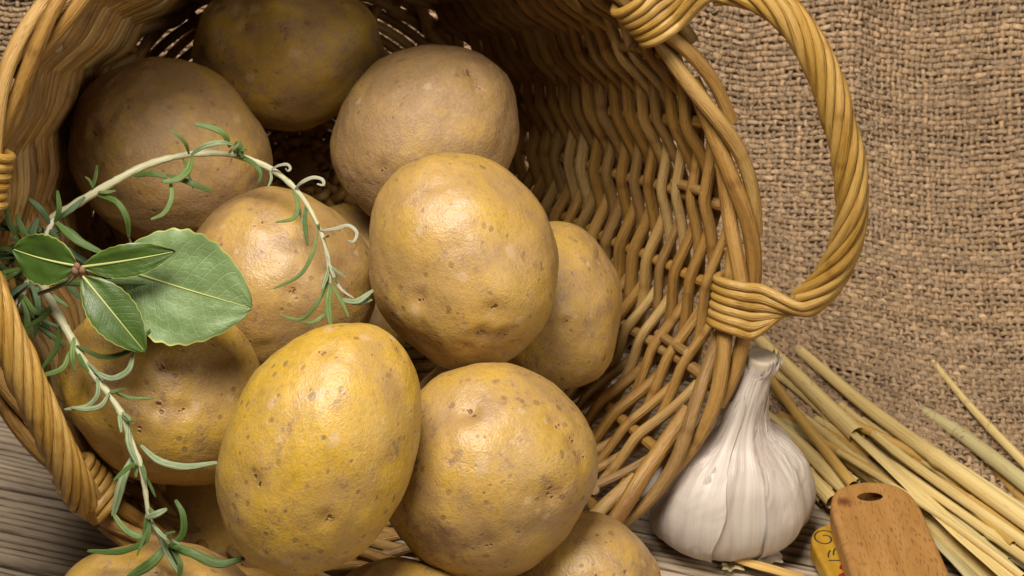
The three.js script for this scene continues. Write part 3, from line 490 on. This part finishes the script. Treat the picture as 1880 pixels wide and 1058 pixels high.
// ---------------------------------------------------------------- rosemary
const rosTex = (a, b, s, leaf) => tex(128, 64, (u, v) => { let c = lerp3(a, b, clamp(0.45 + ring(u, v, 9, 4, s) * 0.9 + ring(u, v, 40, 14, s) * 0.5)); if (leaf) { c = lerp3(c, mul(b, 0.6), exp(-(((v - 0.25) / 0.03) ** 2)) * 0.8); c = lerp3(c, [0.36, 0.4, 0.26], sst(0.5, 0.56, v) * (1 - sst(0.94, 1, v)) * 0.75); } return c; }, true, [12, 1]);
const rosBump = tex(128, 64, (u, v) => 0.5 + 0.4 * ring(u, v, 30, 8, 2), false, [12, 1]);
const ros = [[[0.085, 0.155, 0.026], [0.045, 0.09, 0.015]], [[0.16, 0.235, 0.065], [0.09, 0.15, 0.035]], [[0.27, 0.33, 0.19], [0.16, 0.22, 0.1]], [[0.05, 0.1, 0.03], [0.03, 0.065, 0.022]], [[0.42, 0.43, 0.33], [0.3, 0.3, 0.2]]]
  .map(([a, b], i) => mat({ map: rosTex(a, b, i * 5 + 2, true), bumpMap: rosBump, bumpScale: 0.0003, roughness: 0.6 }));
const stemMat = [mat({ map: rosTex([0.5, 0.5, 0.33], [0.36, 0.36, 0.2], 41), bumpMap: rosBump, bumpScale: 0.0003, roughness: 0.75 }), mat({ map: rosTex([0.44, 0.42, 0.33], [0.3, 0.27, 0.2], 47), bumpMap: rosBump, bumpScale: 0.0003, roughness: 0.8 })];
const leafRad = (w, th = 0.36) => (t) => { const k = 0.2 + 0.8 * pow(sin(PI * clamp(0.04 + t * 0.93)), 0.6), q = 1 + 0.12 * nz(t * 7, w * 90, 3); return [0.78 * w * k * q, w * th * k]; };
function sprig(label, at, stem, r0, r1, sm, leaves, extra = 0) {
  const sp = thing('rosemary_sprig', label, 'rosemary', at, undefined);
  obj('stem', tube(curve(stem, 90), (t) => mix(r0, r1, t) * (1 + 0.3 * nz(t * 30, r0 * 50, 1) + 0.12 * nz(t * 90, r0, 4)), 10), stemMat[sm], sp);
  const cs = new THREE.CatmullRomCurve3(stem.map((p) => A(p)));
  for (let k = 0; k < extra; k++) { const t = rr(0.03, 0.97), c = cs.getPoint(t), T = cs.getTangent(t), d = V(rr(-1, 1), rr(-1, 1), rr(0.1, 0.8)).addScaledVector(T, rr(0.3, 1.2)).normalize(), L = rr(0.6, 1.5), q = V(rr(-0.35, 0.35), rr(-0.35, 0.35), 0.15); leaves.push([[0, 1, 2][k % 3], rr(0.07, 0.12), ...[0.03, 0.5, 1].map((u) => c.clone().addScaledVector(d, L * u).addScaledVector(q, u * u).toArray())]); }
  for (const [m, w, ...pts] of leaves) obj('leaf', tube(curve(pts, 22), leafRad(w), 12, { up: V(0.1, 0.75, 0.6), groove: 0.95 }), ros[m], sp);
}
sprig('arching rosemary stem with curled leaves over the potatoes', [-12.11,14.81,-1.56],
  [[-12.11,14.81,-1.56], [-10.31,15.9,-1.73], [-8.57,16.54,-2.56], [-7.11,16.7,-3.12], [-6,16.7,-3.24], [-4.97,16.59,-3.05], [-3.91,16.38,-2.47], [-3.04,16.08,-1.61], [-2.5,15.69,-0.92], [-2.01,15.02,-0.19], [-1.73,14.39,0.52], [-1.6,13.7,1.39]], 0.17, 0.075, 0, [
  [1, .1, [-10.54,15.98,-1.66], [-10.34,16.52,-1.63], [-10.24,16.99,-1.67]], [1, .07, [-10.48,16.08,-1.61], [-10.58,16.43,-1.58], [-10.7,16.57,-1.54]], [1, .09, [-10.28,15.96,-1.54], [-9.94,16.03,-1.35], [-9.58,16.13,-1.29]],
  [0, .16, [-10.29,15.81,-1.56], [-9.5,15.8,-0.98], [-9.16,15.31,-0.7], [-9.15,14.51,-0.7]],
  [0, .15, [-9,16.39,-2.02], [-8.22,16.67,-1.6], [-7.68,16.59,-1.44]], [0, .14, [-7.81,16.38,-2.12], [-6.87,16.19,-1.79], [-6.11,15.77,-1.89]],
  [1, .19, [-6.91,16.77,-2.7], [-7,16.65,-1.82], [-7.36,16.52,-1.4], [-7.82,16.5,-1.27]], [1, .13, [-7.57,16.35,-1.53], [-7.5,15.97,-0.96], [-7.77,15.55,-0.6], [-8.23,15.36,-0.49]],
  [1, .1, [-7.01,16.89,-2.77], [-7.08,17.48,-2.53], [-7.31,17.81,-2.49], [-7.63,17.99,-2.59]], [1, .16, [-5.49,17.12,-2.9], [-5.67,17.78,-2.7], [-6.16,18.03,-2.73], [-6.74,18.12,-2.78]],
  [2, .15, [-6.95,16.87,-2.76], [-6.37,17.38,-2.47], [-5.75,17.53,-2.44], [-5.34,17.3,-2.77]], [0, .14, [-5.34,16.87,-2.87], [-5.17,17.3,-2.89], [-5.02,16.77,-2.7]], [2, .09, [-5.53,16.94,-2.8], [-5.25,17.25,-2.63], [-5.07,17.44,-2.62]],
  [0, .12, [-5.21,16.77,-2.93], [-4.61,16.64,-2.51], [-4.33,16.37,-2.23], [-4.39,16.05,-2.05]], [2, .07, [-3.99,16.47,-2.29], [-3.91,16.29,-1.95], [-4.04,16.03,-1.69]],
  [4, .08, [-3.93,16.51,-2.31], [-3.54,16.81,-2.03], [-3.27,16.87,-1.95], [-3.17,16.75,-1.88], [-3.26,16.71,-1.74], [-3.33,16.84,-1.7]], [4, .1, [-3.03,16.07,-1.49], [-2.69,16.5,-1.27], [-2.28,16.69,-1.26], [-1.93,16.66,-1.13], [-1.89,16.54,-0.94], [-2.12,16.62,-0.88]],
  [1, .11, [-3.03,16.04,-1.47], [-2.85,15.74,-0.83], [-2.98,15.41,-0.52], [-3.64,15.27,-0.44]], [4, .1, [-2,15.1,-0.12], [-1.45,15.25,0.03], [-0.95,15.4,0.06], [-0.64,15.21,0.28], [-0.77,14.98,0.53], [-0.96,15.08,0.59]],
  [1, .1, [-2.1,15.02,-0.07], [-2.3,14.44,0.61], [-2.73,13.84,0.96], [-3.69,13.31,1.03]], [4, .08, [-1.74,14.44,0.61], [-1.48,13.99,1.22], [-1.21,13.61,1.55], [-0.71,13.4,1.9]],
  [1, .1, [-1.66,13.82,1.32], [-2.09,13.15,1.93], [-2.7,12.59,2.03], [-3.45,12.64,1.77]], [1, .16, [-1.59,13.78,1.45], [-1.6,13.5,2.54], [-1.44,13.24,3.5]], [2, .15, [-1.19,13.42,2.01], [-0.58,13.52,2.3], [0,13.81,2.01]], [2, .12, [-0.9,13.27,1.98], [-0.5,13.37,2.15], [-0.04,13.47,2.1]],
  [1, .09, [-1.54,13.8,1.56], [-1.17,13.57,2.27], [-0.85,13.18,2.84]], [1, .1, [-1.7,13.1,2.43], [-2.14,12.86,2.68], [-2.61,12.76,2.51]]], 9);
sprig('drooping rosemary stem hanging from the bay leaves down to the table potato', [-11.7,14.99,3.18],
  [[-11.7,15.03,3.16], [-10.95,14.12,4.15], [-10.29,13.42,5.01], [-9.67,12.75,5.74], [-8.95,12.18,6.42], [-8.42,11.59,6.99], [-8.12,10.98,7.57], [-7.79,10.39,8.03], [-7.62,9.61,8.48], [-7.51,8.82,8.82], [-7.31,8.22,8.94], [-6.93,7.58,8.96]], 0.17, 0.08, 0, [
  [0, .17, [-11.31,15.08,3.71], [-9.95,15.38,4.23], [-8.67,15.56,4.47], [-7.42,15.48,4.4]], [0, .12, [-11.04,14.28,4.05], [-11.54,13.9,4.16], [-12.18,13.46,4.06]], [0, .13, [-10.79,13.92,4.38], [-11.03,12.99,4.68], [-11.61,12.17,4.81]], [1, .14, [-10.43,13.17,5.16], [-10.65,12.73,5.53], [-11.54,12.29,5.43]],
  [1, .13, [-10.27,13.63,5], [-10.29,13.24,5.46], [-10.22,12.7,5.66]], [0, .12, [-10.16,13.44,5.23], [-9.12,13.37,5.85], [-8.24,13.64,5.92], [-7.5,14.24,5.46]], [2, .15, [-9.5,12.83,5.93], [-8.8,12.83,6.39], [-8.2,13.18,6.42], [-8.03,13.65,6.04]],
  [2, .12, [-9.36,12.72,6.11], [-9.34,12.23,6.51], [-9.7,11.85,6.61], [-10.54,11.63,6.51]], [2, .12, [-8.91,12.34,6.56], [-9.18,12.02,6.86], [-9.66,11.86,6.83], [-10.27,11.8,6.64]], [1, .08, [-8.84,12.35,6.44], [-8.24,12.26,6.72], [-7.39,12.23,6.74]],
  [2, .17, [-7.75,11,7.8], [-7.11,10.73,8.3], [-6.27,10.54,8.41], [-5.12,10.54,8.18]], [2, .2, [-8.05,10.62,7.9], [-8.37,9.99,8.38], [-8.76,8.72,8.77]], [2, .14, [-8.22,11.58,7.23], [-8.15,11.15,7.82], [-7.85,10.46,8.22]], [1, .15, [-8.8,8.85,8.69], [-8.28,8.34,9.1], [-7.71,8.17,9.2], [-7.57,8.86,9.03]],
  [0, .15, [-7.44,8.78,9.08], [-7.55,8.27,9.48], [-8.41,7.74,9.45], [-9.74,7.37,8.96]], [2, .16, [-7.57,8.86,9.03], [-7.2,9.12,9.23], [-6.81,9.28,9.13]], [0, .17, [-6.81,7.76,9.2], [-6.33,8.31,9.23], [-6.31,8.94,8.98], [-6.59,9.26,8.57]],
  [0, .22, [-6.84,7.81,9.17], [-6.03,7.81,9.64], [-5.1,7.48,9.82], [-4.22,7.51,9.58]], [0, .24, [-6.99,7.73,9.22], [-7.38,7.41,9.64], [-8.31,6.8,9.76]], [0, .13, [-6.75,7.68,9.25], [-6.42,7.42,9.74], [-6.47,6.87,9.95]], [1, .1, [-6.64,7.67,9.37], [-6.13,7.76,9.67], [-5.66,7.63,9.74]], [2, .1, [-7.38,8.7,9.12], [-6.94,8.41,9.52], [-6.39,8.11,9.58]]], 16);
{ // dark bushy sprig tucked behind the bay leaves
  const st = [[-13.16,12.64,2.23], [-12.55,13.88,1.63], [-12.04,14.94,0.9], [-11.67,15.66,0.03]], lv = [], dirs = [[-80, -95, 10, 372], [-60, 0, 8, 455], [0, 0, 108, 368], [0, 0, 152, 378], [0, 0, 60, 375], [0, 0, 22, 520], [0, 0, 128, 470], [0, 0, 175, 465], [0, 0, 190, 470], [0, 0, 45, 640], [0, 0, 5, 735], [0, 0, 12, 400]];
  lv.push([0, .15, [-12.68,15.39,1.1], [-13.06,15.99,0.99], [-13.18,16.75,0.55]], [0, .16, [-12.25,15.22,1.2], [-12.53,15.79,1.22], [-12.77,16.29,0.93]], [3, .16, [-11.79,15.61,0.28], [-12.04,16.13,0.21], [-12.49,16.48,0.01]], [0, .13, [-11.55,15.74,0.44], [-11.33,16.28,0.48], [-11.37,16.92,0.22]], [3, .15, [-11.59,15.7,0.23], [-11,16.04,0.03], [-10.54,16.34,-0.37]],
    [0, .2, [-11.47,15.79,0.53], [-10.64,15.48,1.28], [-9.66,15.04,1.53]], [3, .2, [-11.75,15.2,0.75], [-10.94,14.87,1.06], [-10.17,14.34,1.25]], [3, .16, [-12.1,14.78,1.22], [-12.64,14.88,1.4], [-13.31,15.04,1.08]], [0, .15, [-12.27,14.32,1.6], [-12.79,14.47,1.87], [-13.36,14.08,1.97]], [3, .17, [-12.47,13.98,1.8], [-13.01,13.74,2.17], [-13.42,13.18,2.38]],
    [3, .17, [-12.35,14.12,1.84], [-11.99,13.5,2.54], [-12.16,12.44,3.04]], [0, .16, [-12.66,13.56,2.05], [-12.38,13,2.83], [-12.5,12.1,3.23]], [3, .18, [-11.92,15.07,0.94], [-12.29,15.46,0.83], [-12.12,15.93,0.45]], [3, .17, [-12.1,14.61,1.32], [-11.25,14.25,1.88], [-10.48,13.52,2.18]], [0, .13, [-12.68,13.59,1.91], [-11.92,13.4,2.94], [-11.3,13.76,2.97]], [3, .16, [-11.81,15.32,0.57], [-11.25,15.54,0.56], [-10.58,15.15,0.66]], [0, .15, [-13.06,12.69,2.32], [-13.18,11.5,3], [-13.44,9.99,3.76]]);
  for (let k = 0; k < 22; k++) { const t = rnd(), c = new THREE.CatmullRomCurve3(st.map(A)).getPoint(t), d = V(rr(-1, 0.9), rr(-0.9, 0.9), rr(0, 0.5)).normalize(), L = rr(1.4, 2.5), q = V(rr(-0.4, 0.4), rr(-0.4, 0.4), 0.3); lv.push([k % 3 ? 3 : 0, rr(0.11, 0.16), ...[0.05, 0.5, 1].map((u) => c.clone().addScaledVector(d, L * u).addScaledVector(q, u * u).toArray())]); }
  sprig('dark bushy rosemary sprig behind the bay leaves by the basket edge', st[0], st, 0.16, 0.1, 1, lv);
}

// ---------------------------------------------------------------- bay leaves
function bayLeaf(name, base, tip, width, nrm, bend, m, parent, wav) {
  const a = A(base), b = A(tip), L = a.distanceTo(b), T = b.clone().sub(a).normalize(), S = V(0, 0, 0).crossVectors(A(nrm), T).normalize(), N = V(0, 0, 0).crossVectors(T, S).normalize();
  const nu = 60, nv = 28, sheet = (off) => { const P = [], U = [], I = [];
    for (let i = 0; i <= nu; i++) for (let j = 0; j <= nv; j++) {
      const t = i / nu, v = j / nv * 2 - 1, prof = pow(sin(PI * pow(t, 0.96)), wav > 0.3 ? 0.68 : 0.75) * (1 + 0.02 * sin(t * 60)) + 0.012, x = v * prof * width / 2;
      const z = bend * sin(PI * t) * L * 0.12 + abs(v) * prof * width * 0.09 * (1 - 0.5 * abs(v)) + wav * nz(t * 4, v * 2, width) * abs(v) * 0.5 + (wav > 0.3 ? 0.02 * sin(t * 34 + v * 2) * abs(v) + 0.03 * nz(t * 14, v * 6, 3) : 0.006 * nz(t * 9, v * 4, 3));
      const q = a.clone().addScaledVector(T, t * L).addScaledVector(S, x).addScaledVector(N, z + off); P.push(q.x, q.y, q.z); U.push(t, j / nv);
    }
    for (let i = 0; i < nu; i++) for (let j = 0; j < nv; j++) { const k = i * (nv + 1) + j; off > 0 ? I.push(k, k + nv + 1, k + 1, k + 1, k + nv + 1, k + nv + 2) : I.push(k, k + 1, k + nv + 1, k + 1, k + nv + 2, k + nv + 1); }
    const g = new THREE.BufferGeometry(); g.setAttribute('position', new THREE.Float32BufferAttribute(P, 3)); g.setAttribute('uv', new THREE.Float32BufferAttribute(U, 2)); g.setIndex(I); g.computeVertexNormals(); return g; };
  const lf = obj(name, mergeGeometries([sheet(0.014), sheet(-0.014)]), m, parent);
  const rib = []; for (let i = 0; i <= 20; i++) { const t = i / 20 * 0.97; rib.push(a.clone().addScaledVector(T, t * L).addScaledVector(N, bend * sin(PI * t) * L * 0.12 + 0.02)); }
  obj('midrib', tube(rib, (t) => 0.055 * (1 - 0.75 * t), 7), ribMat, lf); return lf;
}
const ribMat = mat({ color: new THREE.Color(0.36, 0.4, 0.13), roughness: 0.5 });
function bayMaps(a, b, vein, edge, s, vk = 0.45) {
  const cv = document.createElement('canvas'); cv.width = 512; cv.height = 256; const c = cv.getContext('2d'); c.fillStyle = '#000'; c.fillRect(0, 0, 512, 256); c.strokeStyle = '#fff'; c.lineCap = 'round';
  for (let i = 0; i < 11; i++) for (const sg of [-1, 1]) { const x = 20 + i * 44 + (sg > 0 ? 14 : 0); c.lineWidth = 2.4; c.beginPath(); c.moveTo(x, 128); c.bezierCurveTo(x + 30, 128 + sg * 40, x + 50, 128 + sg * 80, x + 85, 128 + sg * 112); c.stroke(); c.lineWidth = 1.1; for (let k = 1; k < 6; k++) { const y = 128 + sg * k * 19, xx = x + k * 13; c.beginPath(); c.moveTo(xx, y); c.bezierCurveTo(xx + 12, y - sg * 8, xx + 24, y + sg * 10, xx + 46, y + sg * (k % 2 ? 4 : -6)); c.stroke(); c.beginPath(); c.moveTo(xx + 20, y); c.lineTo(xx + 28, y + sg * 16); c.stroke(); } }
  const px = c.getImageData(0, 0, 512, 256).data, at = (u, v) => px[(min(255, floor(v * 256)) * 512 + min(511, floor(u * 512))) * 4] / 255;
  return { map: tex(512, 256, (u, v) => { const n = fbm(u * 6, v * 4, s, 3), f = nz(u * 70, v * 40, s), e = abs(v - 0.5) * 2; let k = lerp3(a, b, clamp(0.45 + n + f * 0.3)); k = lerp3(k, vein, at(u, v) * vk); return lerp3(k, edge, sst(0.955, 0.985, e) * 0.9); }),
    bumpMap: tex(512, 256, (u, v) => 0.5 - 0.3 * at(u, v) + 0.15 * nz(u * 50, v * 30, s), false), bumpScale: vk > 0.3 ? 0.00028 : 0.00012 };
}
const bayDark = mat({ ...bayMaps([0.05, 0.1, 0.013], [0.038, 0.078, 0.01], [0.09, 0.16, 0.03], [0.34, 0.36, 0.08], 3, 0.14), roughness: 0.42, side: THREE.DoubleSide });
const bayPale = mat({ ...bayMaps([0.165, 0.25, 0.1], [0.11, 0.185, 0.065], [0.27, 0.34, 0.17], [0.36, 0.38, 0.1], 8), roughness: 0.52, side: THREE.DoubleSide });
{
  const bs = thing('bay_sprig', 'small bay leaf sprig with three dark glossy leaves', 'bay leaf', [-9.85,16.33,4.83]);
  bayLeaf('leaf', [-9.92,16.39,4.8], [-12.19,16.8,4.33], 1.85, [-0.35, 0.25, 0.9], 0.6, bayDark, bs, 0.2);
  bayLeaf('leaf', [-9.7,16.41,4.9], [-6.49,16.97,4.81], 1.15, [0.1, 0.3, 0.95], 0.5, bayDark, bs, 0.2);
  bayLeaf('leaf', [-9.7,16.12,5.07], [-7.59,13.82,6.28], 1.6, [0.4, 0.2, 0.9], 0.4, bayDark, bs, 0.2);
  for (let i = 0; i < 7; i++) { const p = A([-9.84,16.32,4.9]).add(V(rr(-0.15, 0.15), rr(-0.15, 0.15), rr(-0.05, 0.15))); obj('bud', new THREE.SphereGeometry(rr(0.08, 0.13), 12, 9).scale(1, 1.3, 1).translate(p.x, p.y, p.z), mat({ color: new THREE.Color(0.2, 0.11, 0.06), roughness: 0.8 }), bs); }
  obj('stem', tube(curve([[-9.79,16.23,4.89], [-10.4,15.67,4.75], [-11.46,15.05,4.42]], 16), () => 0.07, 7), mat({ color: new THREE.Color(0.2, 0.17, 0.08), roughness: 0.7 }), bs);
  const bl = thing('bay_leaf', 'broad pale green bay leaf with netted veins and yellow edge', 'bay leaf', [-8.7,15.75,4.13]);
  bayLeaf('leaf_blade', [-8.91,15.9,3.93], [-4.05,14.62,4.66], 4.0, [0.12, 0.42, 0.9], 0.5, bayPale, bl, 0.45);
}

renderer.render(scene, camera);
